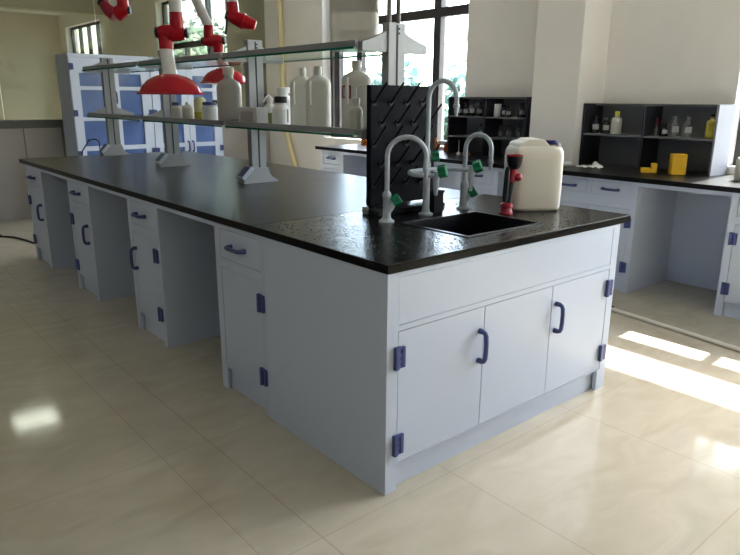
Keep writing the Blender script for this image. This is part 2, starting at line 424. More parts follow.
# slab with the sink hole: ring of quads
xs = [-.003, SX0, SX1, W]; ys = [-.003, SY0, SY1, YJ]
t = bmesh.new()
V = {}
for zi, z in enumerate((ZT-TH, ZT)):
    for i, x in enumerate(xs):
        for j, y in enumerate(ys): V[zi, i, j] = t.verts.new((x, y, z))
for zi in (0, 1):
    for i in range(3):
        for j in range(3):
            if (i, j) == (1, 1): continue
            t.faces.new((V[zi, i, j], V[zi, i+1, j], V[zi, i+1, j+1], V[zi, i, j+1]))
for k in range(3):
    t.faces.new((V[0, k, 0], V[0, k+1, 0], V[1, k+1, 0], V[1, k, 0])); t.faces.new((V[0, k, 3], V[0, k+1, 3], V[1, k+1, 3], V[1, k, 3]))
    t.faces.new((V[0, 0, k], V[0, 0, k+1], V[1, 0, k+1], V[1, 0, k])); t.faces.new((V[0, 3, k], V[0, 3, k+1], V[1, 3, k+1], V[1, 3, k]))
for a, b in (((1, 1), (2, 1)), ((2, 1), (2, 2)), ((2, 2), (1, 2)), ((1, 2), (1, 1))):
    t.faces.new((V[0, a[0], a[1]], V[0, b[0], b[1]], V[1, b[0], b[1]], V[1, a[0], a[1]]))
bmesh.ops.recalc_face_normals(t, faces=t.faces)
ed = [e_ for e_ in t.edges if len(e_.link_faces) == 2 and e_.link_faces[0].normal.angle(e_.link_faces[1].normal) > .5]
bmesh.ops.bevel(t, geom=ed, offset=.003, segments=2, affect='EDGES', profile=.5)
m._merge(t)
tag(m.build('worktop', M['counter_wet']), 'wet black epoxy worktop section around the sink', 'worktop')
# sink basin
e = thing('sink', 'rectangular black sink sunk into the wet worktop', 'sink', ((SX0+SX1)/2, (SY0+SY1)/2, ZT))
hx, hy = (SX1-SX0)/2-.001, (SY1-SY0)/2-.001
m = MB(); wl = .008
m.box(-hx, -hx+wl, -hy, hy, -.26, .0015); m.box(hx-wl, hx, -hy, hy, -.26, .0015)
m.box(-hx+wl, hx-wl, -hy, -hy+wl, -.26, .0015); m.box(-hx+wl, hx-wl, hy-wl, hy, -.26, .0015); m.box(-hx+wl, hx-wl, -hy+wl, hy-wl, -.26, -.25)
m.build('basin', M['sink'], e)
m = MB(); rw = .016
m.box(-hx-.012, -hx+.006, -hy-.012, hy+.012, .0006, .004, .001); m.box(hx-.006, hx+.012, -hy-.012, hy+.012, .0006, .004, .001)
m.box(-hx+.006, hx-.006, -hy-.012, -hy+.006, .0006, .004, .001); m.box(-hx+.006, hx-.006, hy-.006, hy+.012, .0006, .004, .001)
m.build('rim', M['sink'], e)
MB().lathe([(0, -.2495), (.04, -.2495), (.045, -.247), (.03, -.246), (0, -.2465)], n=20).build('drain', M['alu_dark'], e)
# water drops around the sink
m = MB()
zones = [(.03, .5, .06, .84, 420), (.3, 1.25, .02, .11, 200), (.15, .5, .3, .6, 80), (1.03, 1.4, .05, .3, 55), (1.08, 1.25, .62, .78, 30)]
for x0, x1, y0, y1, n in zones:
    for k in range(n):
        r = random.uniform(.0014, .0055); x = random.uniform(x0, x1); y = random.uniform(y0, y1)
        m.lathe([(r, 0), (r*.8, r*.16), (0, r*.28)], (x, y, ZT+.0002), n=7, sx=random.uniform(.8, 1.6), sy=random.uniform(.8, 1.3))
tag(m.build('water_droplets', M['water']), 'water droplets scattered over the black worktop around the sink', 'water', kind='stuff')

# ------------------------------------------------------------------ reagent shelf
PX = .78; PY = [.85, 2.11, 3.38, 4.64]
e = thing('reagent_shelf', 'two-tier glass and grey aluminium reagent shelf along the island', 'shelf', (0, 0, ZT))
def zz(z): return z-ZT
for i, y in enumerate(PY):
    m = MB().box(PX-.052, PX+.052, y-.024, y+.024, zz(.90), zz(1.70), .004)
    p = m.build('post', M['alu'], e)
    MB().box(PX-.003, PX+.005, y-.0265, y-.0235, zz(.93), zz(1.69)).build('slot', M['alu_dark'], p)
    m = MB()
    poly = [(-.125, .0005), (.125, .0005), (.125, .010), (.10, .020), (.072, .043), (.058, .075), (.054, .095), (-.054, .095), (-.062, .085), (-.11, .030), (-.125, .010)]
    m.prism([(PX+a, b) for a, b in poly], 'y', y-.042, y+.042, bev=.002)
    f = m.build('foot', M['alu'], p)
    ang = math.radians(-44)
    mt = Matrix.Translation((PX-.095, y-.004, .064)) @ Matrix.Rotation(ang, 4, 'Y')
    MB().box(-.050, .050, -.040, .040, -.014, .014, .003, mt).build('socket_box', M['tap'], f)
    MB().box(-.038, .038, -.03, .03, .0138, .0175, .0015, mt).build('socket_cover', M['blue'], f)
    m = MB()
    for zc in (1.655, 1.675): m.cyl((PX+.012, y-.0245, zz(zc)), (PX+.012, y-.0225, zz(zc)), .0055, n=10)
    m.build('screw_hole', M['alu_dark'], p)
    for lv in (1.60, 1.215):
        for sgn in (-1, 1):
            pr = [(.0525, -.028), (.0525, .066), (.07, .055), (.11, .038), (.16, .022), (.20, .010), (.20, -.028)]
            m = MB().prism([(PX+sgn*a, zz(lv)+b) for a, b in pr], 'y', y-.016, y+.016, bev=.0015)
            m.build('bracket', M['alu'], e)
for (ya, yb) in zip(PY, PY[1:]):
    for lv in (1.60, 1.215):
        for x in (.572,):
            MB().box(x-.009, x+.009, ya+.0165, yb-.0165, zz(lv)-.010, zz(lv)+.018, .003).build('rail', M['alu'], e)
        g = MB().box(.556, .984, ya+.018, yb-.018, zz(lv)-.020, zz(lv)-.0105).build('glass_shelf', M['shelf_glass'], e, smooth=False)
        k = MB()
        k.box(.5545, .556, ya+.018, yb-.018, zz(lv)-.020, zz(lv)-.0105); k.box(.984, .9855, ya+.018, yb-.018, zz(lv)-.020, zz(lv)-.0105)
        k.build('glass_edge', M['glass_edge'], g)
for dx, dy in ((-.030, 0), (.026, 0)):
    MB().cyl((PX+dx, PY[0]+dy, zz(1.701)), (PX+dx, PY[0]+dy, zz(CEIL-.001)), .0115, n=12).build('conduit', M['steel'], e)
tag(MB().tube([(.70, 4.80, .905), (.715, 4.85, .965), (.70, 4.90, .985), (.665, 4.97, .975), (.62, 5.06, .87), (.60, 5.12, .6), (.60, 5.15, .2), (.58, 5.2, .006)], .006, 8).build('power_cable', M['cable']), 'black cable curving over the far end of the island from the last shelf post', 'cable')

# ------------------------------------------------------------------ drying rack
e = thing('drying_rack', 'black peg drying board standing behind the sink', 'drying rack', (.78, .79, ZT))
BX0, BX1, BY = -.205, .21, -.02
MB().box(BX0, BX1, BY, BY+.03, .035, .575, .004).build('board', M['board'], e)
MB().box(BX0-.01, BX1+.01, BY-.075, BY+.034, .0005, .022, .004).build('drip_tray', M['black'], e)
for x in (BX0+.012, BX1-.03):
    MB().box(x, x+.02, BY+.004, BY+.026, .021, .036).build('support', M['black'], e)
MB().box(BX0-.028, BX0-.011, BY-.005, BY+.025, .0005, .035, .004).build('foot', M['alu'], e)
for r_ in range(6):
    z = .500-r_*.092
    off = .02 if r_ % 2 == 0 else .065
    for c in range(4 if r_ % 2 == 0 else 4):
        x = BX0+off+c*.1
        if x > BX1-.01 or z < .06: continue
        m = MB(); m.lathe([(0, 0), (.015, 0), (.015, .004), (0, .004)], n=12, mtx=Matrix.Translation((x, BY-.0005, z)) @ Matrix.Rotation(PI/2, 4, 'X'))
        m.tube([(x, BY-.003, z), (x, BY-.012, z+.006), (x, BY-.085, z+.085)], [.006, .006, .0045], 8)
        m.build('peg', M['black'], e)

# ------------------------------------------------------------------ taps
def knob(parent, c, d, r=.026, l=.034):
    """five-lobed green knob with its axis along d"""
    d = Vector(d).normalized(); q = d.to_track_quat('Z', 'Y').to_matrix().to_4x4(); q.translation = Vector(c)
    pts = []
    for k in range(30):
        a = 2*PI*k/30; rr = r*(1+.16*math.cos(5*a)); pts.append((rr*math.cos(a), rr*math.sin(a)))
    m = MB().prism(pts, 'z', 0, l, mtx=None, bev=.004)
    bmesh.ops.transform(m.bm, matrix=q, verts=m.bm.verts)
    return m.build('knob', M['green'], parent)
def goose(parent, base, ztop, dirv, dia, tipz, r=.0105, zb=0.0):
    d = Vector((dirv[0], dirv[1], 0)).normalized(); b = Vector(base); R_ = dia/2
    c = b+d*R_; c.z = ztop-R_
    pts = [(b.x, b.y, zb)]+[tuple(p) for p in frange_arc(c, -d, Vector((0, 0, 1)), R_, 0, PI*.98, 22)]
    tip = b+d*dia
    pts.append((tip.x-d.x*.001, tip.y-d.y*.001, tipz+.03))
    s = MB().tube(pts, r, 14).build('spout', M['tap'], parent)
    MB().lathe([(.0125, .03), (.0145, .028), (.0145, .018), (.010, .012), (.009, -.004), (.006, -.016), (.0055, -.02), (0, -.02)], (tip.x, tip.y, tipz), n=14).build('nozzle', M['tap'], s)
    return s
def body_col(parent, x, y, h, r=.016):
    return MB().lathe([(0, .0005), (.034, .0005), (.034, .006), (.022, .014), (r+.002, .022), (r, .06), (r, h-.02), (r+.003, h-.015), (r+.003, h-.002), (r-.005, h+.01), (0, h+.01)], (x, y, 0), n=20).build('tap_body', M['tap'], parent)

e = thing('gooseneck_tap', 'single grey gooseneck tap with green knob, left of the sink before the drying board', 'tap', (.50, .57, ZT))
b = body_col(e, 0, 0, .125)
MB().tube([(.0, .0, .04), (.012, -.010, .066), (.024, -.020, .088)], [.015, .017, .014], 14).build('valve', M['tap'], e)
knob(e, (.021, -.017, .085), (.62, -.55, .55), .023, .036)
goose(e, (0, 0, 0), .362, (.76, -.65), .165, .205, zb=.12)

e = thing('gooseneck_tap', 'single grey gooseneck tap with green knob, right rear of the sink near the plastic jug', 'tap', (1.023, .597, ZT))
b = body_col(e, 0, 0, .125, .018)
MB().tube([(.0, .0, .035), (.010, -.010, .058), (.020, -.020, .078)], [.015, .017, .014], 14).build('valve', M['tap'], e)
knob(e, (.018, -.018, .074), (.55, -.6, .5), .023, .036)
goose(e, (0, 0, 0), .358, (.22, -.97), .135, .215, zb=.12)

e = thing('triple_tap', 'tall grey triple tap with looped side arms and three green knobs', 'tap', (.768, .599, ZT))
MB().lathe([(0, .0005), (.034, .0005), (.034, .006), (.02, .012), (.0165, .03), (.0165, .06), (.0155, .19), (.018, .195), (.018, .23), (.0155, .24), (.0145, .262), (.016, .265), (.016, .285), (.0105, .30), (0, .30)], (0, 0, 0), n=20).build('tap_body', M['tap'], e)
goose(e, (0, 0, 0), .592, (.12, -.99), .15, .465, zb=.29)
zA = .205
MB().tube([(.008, -.008, .262), (.016, -.016, .264)], .011, 10).build('valve', M['tap'], e)
knob(e, (.0155, -.0155, .264), (.7, -.7, .12), .023, .032)
# left looped arm
pts = [(-.01, 0, zA), (-.05, .004, zA), (-.085, -.002, zA), (-.112, -.010, zA), (-.132, -.026, zA-.002), (-.134, -.044, zA-.005), (-.12, -.064, zA-.009), (-.095, -.086, zA-.011), (-.06, -.112, zA-.012)]
a = MB().tube(pts, .0105, 12).build('side_arm', M['tap'], e)
MB().lathe([(0, .02), (.0145, .02), (.0155, 0), (.014, -.03), (.0125, -.05), (.009, -.075), (.0075, -.085), (0, -.085)], (-.056, -.114, zA-.013), n=14).build('nozzle', M['tap'], a)
knob(e, (-.053, -.124, zA+.004), (.55, -.8, .25), .026, .036)
# right arm
pts = [(.01, 0, zA), (.05, .004, zA), (.095, -.015, zA-.001), (.135, -.055, zA-.001), (.153, -.095, zA-.002), (.158, -.125, zA-.002)]
a = MB().tube(pts, .0105, 12).build('side_arm', M['tap'], e)
MB().lathe([(0, .02), (.0145, .02), (.0155, 0), (.014, -.03), (.0125, -.05), (.008, -.075), (.0065, -.095), (0, -.095)], (.158, -.129, zA), n=14).build('nozzle', M['tap'], a)
knob(e, (.162, -.138, zA+.012), (.5, -.8, .35), .026, .036)

# small black drip cup box between the taps
e = thing('drip_box', 'small square black cup box beside the tall triple tap', 'cup', (.862, .645, ZT), .1)
m = MB(); a = .034
m.box(-a, a, -a, -a+.005, .006, .098); m.box(-a, a, a-.005, a, .006, .098); m.box(-a, -a+.005, -a+.005, a-.005, .006, .098); m.box(a-.005, a, -a+.005, a-.005, .006, .098); m.box(-a, a, -a, a, .0005, .006)
m.build('cup_wall', M['black'], e)
m = MB(); m.box(-a-.004, a+.004, -a-.004, -a, .09, .1, .001); m.box(-a-.004, a+.004, a, a+.004, .09, .1, .001); m.box(-a-.004, -a, -a, a, .09, .1, .001); m.box(a, a+.004, -a, a, .09, .1, .001)
m.build('rim', M['black'], e)

# ------------------------------------------------------------------ eyewash
e = thing('eyewash_spray', 'black and red eyewash spray standing at the right rear corner of the sink', 'eyewash', (1.074, .376, ZT))
MB().lathe([(0, .0005), (.032, .0005), (.034, .008), (.028, .014), (.026, .03), (.03, .036), (.028, .048), (.018, .056), (0, .056)], n=18).build('base', M['red_dark'], e)
MB().tube([(0, 0, .056), (.006, -.005, .12), (.011, -.009, .152)], [.019, .017, .015], 14).build('grip', M['black'], e)
m = MB().tube([(.011, -.009, .150), (.017, -.014, .208)], [.019, .016], 14); m.lathe([(0, -.021), (.015, -.015), (.021, 0), (.015, .015), (0, .021)], (.034, -.028, .172), n=14)
m.build('valve', M['red_dark'], e)
MB().tube([(-.010, -.004, .215), (-.022, -.01, .20), (-.026, -.012, .15), (-.034, -.016, .085), (-.038, -.018, .062)], [.009, .012, .013, .013, .009], 10).build('lever', M['black'], e)
MB().lathe([(0, .206), (.012, .206), (.022, .212), (.030, .226), (.035, .245), (.037, .268), (.033, .268), (.028, .235), (.0, .225)], (.019, -.016, 0), n=22).build('cup', M['black'], e)
MB().lathe([(.0325, .2685), (.038, .2685), (.038, .2725), (.0325, .2725), (.0325, .2685)], (.019, -.016, 0), n=22).build('cup_rim', M['red'], e)

# ------------------------------------------------------------------ plastic jug on the worktop
def jerrycan(name, label, loc, rz, w, d, h, cap=True, handle_hole=False):
    e = thing(name, label, 'jerrycan', loc, rz)
    t = bmesh.new()
    n = 40
    def ring(z, sw, sd, p):
        vs = []
        for k in range(n):
            a = 2*PI*(k+.5)/n; c, s_ = math.cos(a), math.sin(a)
            x = abs(c)**(2/p)*math.copysign(1, c)*w/2*sw; y = abs(s_)**(2/p)*math.copysign(1, s_)*d/2*sd
            vs.append(t.verts.new((x, y, z)))
        return vs
    hh = h*.90 if cap else .180
    q_ = 1 if cap else .18
    prof = [(0.0005, .90, .88, 5), (.008, .96, .95, 5.5), (.02, .985, .98, 6), (h*.3, 1, 1, 6), (h*.7, 1, 1, 6), (hh-.055*q_, 1, 1, 6), (hh-.03*q_, .99, .985, 6), (hh-.012*q_, 1-.05*q_, 1-.07*q_, 5.5), (hh-.002*q_, 1-.12*q_, 1-.15*q_, 5.5), (hh, 1-.22*q_, 1-.26*q_, 5.5)]
    rs = [ring(*q) for q in prof]
    for a, b in zip(rs, rs[1:]):
        for k in range(n): t.faces.new((a[k], a[(k+1) % n], b[(k+1) % n], b[k]))
    t.faces.new(rs[0][::-1]); t.faces.new(rs[-1])
    bmesh.ops.recalc_face_normals(t, faces=t.faces)
    m = MB(); m._merge(t); m.build('body', M['jug'] if cap else M['hdpe'], e)
    m = MB()
    if cap:
        m.prism([(-.108, hh-.03), (-.104, h-.024), (-.09, h-.014), (-.066, h-.012), (-.054, h), (.012, h), (.026, h-.006), (.052, hh+.002), (.052, hh-.03)], 'y', -d*.36, d*.36, bev=.009)
        m.build('handle', M['jug'], e)
        MB().prism([(.088, hh-.03), (.089, h-.020), (.098, h-.014), (.106, h-.026), (.110, hh-.03)], 'y', -d*.33, d*.33, bev=.004).build('shoulder', M['jug'], e)
        MB().cyl((.068, -.045, hh-.004), (.068, -.045, hh+.0065), .024, n=20).build('neck', M['jug'], e)
        MB().cyl((.068, -.045, hh+.007), (.068, -.045, hh+.027), .027, n=24).build('cap', M['dark_blue'], e)
    else:
        # upper half: gripping hole between a thin strap and the main body
        x0 = -w/2
        m.box(x0+.002, x0+.018, -d*.2, d*.2, hh-.01, h-.02, .004); m.box(x0+.074, w/2-.004, -d*.46, d*.46, hh-.01, h, .016); m.box(x0+.002, x0+.09, -d*.2, d*.2, h-.04, h-.012, .008)
        m.build('handle', M['hdpe'], e)
        MB().cyl((.03, 0, h-.002), (.03, 0, h+.03), .03, n=20).build('neck', M['hdpe'], e)
        MB().cyl((.03, 0, h+.0305), (.03, 0, h+.055), .035, n=24).build('cap', M['white'], e)
    return e
jerrycan('jerrycan', 'cream plastic jerrycan with a dark blue cap on the wet worktop right of the sink', (1.305, .41, ZT), math.radians(-36), .245, .22, .338)

# ------------------------------------------------------------------ bottles
def bottle(name, label, loc, r, h, neck=.35, cap=None, body='hdpe', caph=.02, capr=None, sh=.78, cat='bottle', group=None, lab=None, rz=0, sq=False, liquid=None):
    e = thing(name, label, cat, loc, rz, group)
    nr = r*neck; zb = h-caph if cap else h
    if sq:
        m = MB().box(-r, r, -r*.8, r*.8, .0005, zb*sh, min(.008, r*.25))
        m.cyl((0, 0, zb*sh-.002), (0, 0, zb), nr, n=16)
    else:
        pr = [(0, .0005), (r*.92, .0005), (r, r*.1), (r, zb*sh*.94), (r*.97, zb*sh), (r*.85, zb*(sh+(1-sh)*.3)), (nr*1.25, zb*(sh+(1-sh)*.55)), (nr, zb*(sh+(1-sh)*.7)), (nr, zb), (0, zb)]
        m = MB().lathe(pr, n=24)
    m.build('body', M[body], e)
    if cap:
        cr = capr or nr*1.15
        MB().lathe([(0, zb+.0002), (cr, zb+.0002), (cr, zb+caph*.85), (cr*.85, zb+caph), (0, zb+caph)], n=20).build('cap', M[cap], e)
    if liquid:
        MB().lathe([(0, .002), (r*1.004, .002), (r*1.004, h*liquid[1]), (0, h*liquid[1])], n=24).build('liquid', M[liquid[0]], e)
    if lab:
        # a curved label facing (-x,-y)
        lm, z0_, z1_, half, c0 = lab; t = bmesh.new(); A = []; B = []
        for k in range(9):
            a = c0+half*(k/4-1); A.append(t.verts.new((r*1.006*math.cos(a), r*1.006*math.sin(a), z0_*h))); B.append(t.verts.new((r*1.006*math.cos(a), r*1.006*math.sin(a), z1_*h)))
        for k in range(8): t.faces.new((A[k], A[k+1], B[k+1], B[k]))
        ret = bmesh.ops.extrude_face_region(t, geom=t.faces[:])
        for v in ret['geom']:
            if isinstance(v, bmesh.types.BMVert): v.co.x *= 1.01; v.co.y *= 1.01
        bmesh.ops.recalc_face_normals(t, faces=t.faces)
        q = MB(); q._merge(t); q.build('label', M[lm], e)
    return e
ZL = 1.215-.0105+.0005; ZU = 1.60-.0105+.0005
face = math.radians(-125)
G = 'bottles on the lower glass shelf'
bottle('reagent_bottle', 'short translucent bottle with flat blue cap, leftmost on the lower glass shelf', (.68, 3.02, ZL), .042, .13, .6, 'blue', 'hdpe_clear', .022, .034, .85, group=G)
bottle('reagent_bottle', 'cloudy open-necked bottle next to the leftmost blue-capped bottle', (.70, 2.89, ZL), .040, .13, .35, None, 'hdpe_clear', group=G, sh=.70)
bottle('reagent_bottle', 'slim white bottle with black cap behind the yellow liquid bottle', (.82, 2.94, ZL), .032, .165, .5, 'black', 'white', .025, .022, .8, group=G)
bottle('reagent_bottle', 'pale yellow bottle half full of yellow liquid', (.72, 2.74, ZL), .040, .165, .62, None, 'pale_yellow', liquid=('yellow_liquid', .40), group=G, sh=.9)
bottle('reagent_bottle', 'small white bottle with black cap right of the yellow bottle', (.84, 2.74, ZL), .032, .145, .5, 'black', 'white', .028, .024, .8, group=G)
bottle('reagent_bottle', 'wide white tub with wide blue cap left of the tall cloudy bottle', (.70, 2.56, ZL), .052, .135, .75, 'blue', 'white', .022, .046, .88, group=G)
bottle('reagent_bottle', 'tall cloudy plastic bottle with sloping shoulders, tallest at the middle of the lower shelf', (.70, 2.285, ZL), .076, .345, .36, 'hdpe', 'hdpe_clear', .045, .034, .78, group=G)
bottle('reagent_bottle', 'blue-capped white bottle half hidden behind the tall cloudy bottle', (.86, 2.305, ZL), .038, .135, .6, 'blue', 'white', .026, .032, .8, group=G)
e = thing('carton', 'low grey-white carton standing before the third shelf post', 'box', (.655, 1.925, ZL), math.radians(-90))
m = MB().box(-.098, .098, -.04, .04, .0005, .105, .002); m.build('box_body', M['card'], e)
MB().box(-.096, .096, -.038, .038, .1052, .109, .001).build('lid', M['card'], e)
MB().box(-.08, .06, -.0408, -.0401, .02, .085).build('label', M['clearlabel'], e)
bottle('reagent_bottle', 'brown glass bottle with dark blue cap behind the grey carton', (.91, 2.205, ZL), .034, .185, .5, 'dark_blue', 'amber', .032, .024, .6, group=G)
# olive wash bottle
e = thing('wash_bottle', 'small squeeze bottle with olive liquid and bent spout by the white jars', 'bottle', (.80, 1.975, ZL), 0, G)
MB().lathe([(0, .0005), (.036, .0005), (.038, .006), (.038, .10), (.032, .115), (.016, .128), (.016, .14), (0, .14)], n=20).build('body', M['hdpe'], e)
MB().lathe([(0, .003), (.0385, .003), (.0385, .075), (0, .075)], n=20).build('liquid', M['olive'], e)
MB().lathe([(0, .1402), (.020, .1402), (.020, .16), (.008, .175), (0, .175)], n=16).build('cap', M['hdpe'], e)
MB().tube([(0, 0, .174), (-.006, -.002, .182), (-.03, -.008, .165), (-.052, -.014, .138)], .004, 8).build('spout', M['white'], e)
bottle('jar', 'large white jar with white screw lid behind the black-lidded jar', (.925, 2.02, ZL), .050, .225, .62, 'white', 'white', .035, .042, .8, cat='jar', group=G)
bottle('jar', 'white jar with black screw lid and a dark label strip', (.672, 1.655, ZL), .048, .17, .62, 'black', 'white', .035, .036, .78, cat='jar', group=G, lab=('redlabel', .18, .6, .10, math.radians(-72)))
def wide_bottle(label, loc, w, d, h, nx, rz, lab=None):
    e = thing('plastic_bottle', label, 'bottle', loc, rz, G)
    t = bmesh.new(); n = 32
    def ring(z, sw, sd, p, cx=0):
        vs = []
        for k in range(n):
            a = 2*PI*(k+.5)/n; c, s_ = math.cos(a), math.sin(a)
            vs.append(t.verts.new((cx+abs(c)**(2/p)*math.copysign(1, c)*w/2*sw, abs(s_)**(2/p)*math.copysign(1, s_)*d/2*sd, z)))
        return vs
    hb = h*.80
    prof = [(.0005, .93, .9, 4, 0), (.008, .99, .98, 4, 0), (hb*.5, 1, 1, 4, 0), (hb*.88, 1, 1, 4, 0), (hb*.95, .95, .94, 4, 0), (hb, .80, .78, 3, nx*.25), (hb+.012, .5, .55, 2.4, nx*.7), (hb+.02, .29, .29*w/d, 2, nx), (h*.89, .28, .28*w/d, 2, nx)]
    rs = [ring(*q) for q in prof]
    for a, b in zip(rs, rs[1:]):
        for k in range(n): t.faces.new((a[k], a[(k+1) % n], b[(k+1) % n], b[k]))
    t.faces.new(rs[0][::-1]); t.faces.new(rs[-1]); bmesh.ops.recalc_face_normals(t, faces=t.faces)
    m = MB(); m._merge(t); m.build('body', M['hdpe'], e)
    MB().lathe([(0, h*.892), (w*.165, h*.892), (w*.165, h*.97), (w*.15, h), (0, h)], (nx, 0, 0), n=22).build('cap', M['hdpe'], e)
    # side grip
    gx = -w*.30 if nx >= 0 else w*.30
    MB().tube([(gx, -d*.46, hb*.95), (gx*1.02, -d*.545, hb*.86), (gx*1.02, -d*.545, hb*.58), (gx, -d*.47, hb*.50)], .008, 10).build('grip', M['hdpe'], e)
    if lab:
        a0, a1, b0, b1 = lab; y1_ = -d/2-.0045; fw = .0075; q = MB()
        q.box(a0, a0+fw, y1_-.001, -d*.44, b0, b1); q.box(a1-fw, a1, y1_-.001, -d*.44, b0, b1); q.box(a0+fw, a1-fw, y1_-.001, -d*.44, b0, b0+fw); q.box(a0+fw, a1-fw, y1_-.001, -d*.44, b1-fw, b1)
        q = q.build('label', M['redlabel'], e)
        MB().box(a0+fw, a1-fw, y1_, -d*.44, b0+fw, b1-fw).build('label_face', M['clearlabel'], q)
    return e
wide_bottle('large milky bottle with short cap, left one of the touching pair on the lower shelf', (.812, 1.655, ZL), .125, .10, .325, .01, math.radians(-40))
wide_bottle('large milky bottle with side grip, right one of the touching pair on the lower shelf', (.76, 1.42, ZL), .135, .10, .325, .0, math.radians(-40))
wide_bottle('largest milky bottle with a red bordered label, next to the drying board', (.75, 1.085, ZL), .148, .12, .34, .0, math.radians(-40), lab=(-.07, -.026, .162, .222))
e = thing('wash_bottle', 'small clear wash bottle with bent tube in front of the largest milky bottle', 'bottle', (.65, .965, ZL), 0, G)
MB().lathe([(0, .0005), (.033, .0005), (.034, .006), (.034, .105), (.028, .118), (.015, .128), (.015, .136), (0, .136)], n=20).build('body', M['hdpe_clear'], e)
MB().lathe([(0, .1362), (.019, .1362), (.019, .162), (.006, .168), (0, .168)], n=16).build('cap', M['hdpe_clear'], e)
MB().tube([(0, 0, .166), (.001, 0, .205), (.012, -.006, .222), (.03, -.018, .226), (.06, -.04, .216)], .0032, 8).build('spout', M['white'], e)
jerrycan('jerrycan', 'big milky jerrycan standing on the upper glass shelf', (.765, 1.12, ZU), math.radians(-40), .235, .20, .36, cap=False)

# ------------------------------------------------------------------ fume extraction arms
U = Vector((.763, -.646, 0)); VZ = Vector((0, 0, 1))
def elbow_joint(e, c, flip=1, r=.036, lean=0):
    """two red elbows meeting side by side on a sideways pivot, with black knobs"""
    c = Vector(c)
    s = U*flip
    low = MB().tube([c-s*.03+VZ*-.088, c-s*.03+VZ*-.03, c-s*.022+VZ*0.012], [.040, .042, .042], 20)
    low.tube([c-s*.064+VZ*.004, c-s*.03+VZ*.004, c+s*.008], [.036, .046, .050], 20)
    a = low.build('lower_elbow', M['red'], e)
    up = MB().tube([c+s*.040+VZ*.115, c+s*.040+VZ*.03, c+s*.034-VZ*.004], [.038, .041, .040], 20)
    up.tube([c+s*.0085, c+s*.04, c+s*.085], [.048, .044, .034], 20)
    b = up.build('upper_elbow', M['red'], e)
    MB().lathe([(0, 0), (.028, 0), (.032, .006), (.032, .020), (.022, .026), (0, .026)], n=18, mtx=Matrix.Translation(c-s*.0645+VZ*.004) @ (-s).to_track_quat('Z', 'Y').to_matrix().to_4x4()).build('knob', M['black'], a)
    MB().lathe([(0, 0), (.024, 0), (.027, .006), (.027, .018), (.018, .022), (0, .022)], n=18, mtx=Matrix.Translation(c+s*.0855) @ s.to_track_quat('Z', 'Y').to_matrix().to_4x4()).build('knob', M['black'], b)
    return c-s*.03, c+s*.040
def hood(e, c, R_=.19, tilt=None):
    c = Vector(c); k = R_/.19
    pr = [(.197, .0), (.200, .004), (.192, .010), (.180, .014), (.165, .045), (.135, .078), (.095, .100), (.055, .113), (.040, .118), (.037, .115), (.055, .108), (.095, .094), (.132, .072), (.161, .040), (.176, .010), (.190, .003), (.197, 0)]
    mt = tilt or Matrix.Identity(4)
    MB().lathe([(r*k, z*k) for r, z in pr], c, n=48, mtx=mt).build('hood', M['red'], e)
def ceil_mount(e, p):
    MB().lathe([(0, CEIL-.001), (.09, CEIL-.001), (.09, CEIL-.012), (.05, CEIL-.05), (.04, CEIL-.06), (0, CEIL-.06)], (p[0], p[1], 0), n=20).build('ceiling_flange', M['tube'], e)
def arm(label, hoodc, joint, flip, top_lean=(0, 0), has_hood=True):
    base = Vector(hoodc) if has_hood else Vector(joint)
    e = thing('extraction_arm', label, 'fume extractor', (0, 0, 0))
    lo, hi = elbow_joint(e, joint, flip)
    if has_hood:
        h = Vector(hoodc); hood(e, h)
        MB().tube([h+VZ*.112, h+VZ*.13, Vector((lo.x, lo.y, joint[2]-.10)), Vector((lo.x, lo.y, joint[2]-.087))], [.050, .040, .0385, .0385], 18).build('lower_tube', M['tube'], e)
    p0 = hi+VZ*.113; p1 = Vector((hi.x+top_lean[0], hi.y+top_lean[1], CEIL-.055))
    MB().tube([p0, p0.lerp(p1, .5), p1], .0365, 18).build('upper_tube', M['tube'], e)
    q = p0.lerp(p1, .06); MB().lathe([(0, -.012), (.009, -.008), (.012, 0), (.009, .008), (0, .012)], q-U*.04, n=12).build('screw', M['red'], e)
    ceil_mount(e, p1)
    return e
arm('large red dome fume extractor hanging over the left side of the island worktop', (.335, 2.32, 1.383), (.368, 2.345, 1.728), 1, (.02, .0))
arm('red dome fume extractor hanging behind the reagent shelf', (1.258, 3.375, 1.475), (1.235, 3.47, 1.80), -1, (-.45, .38))
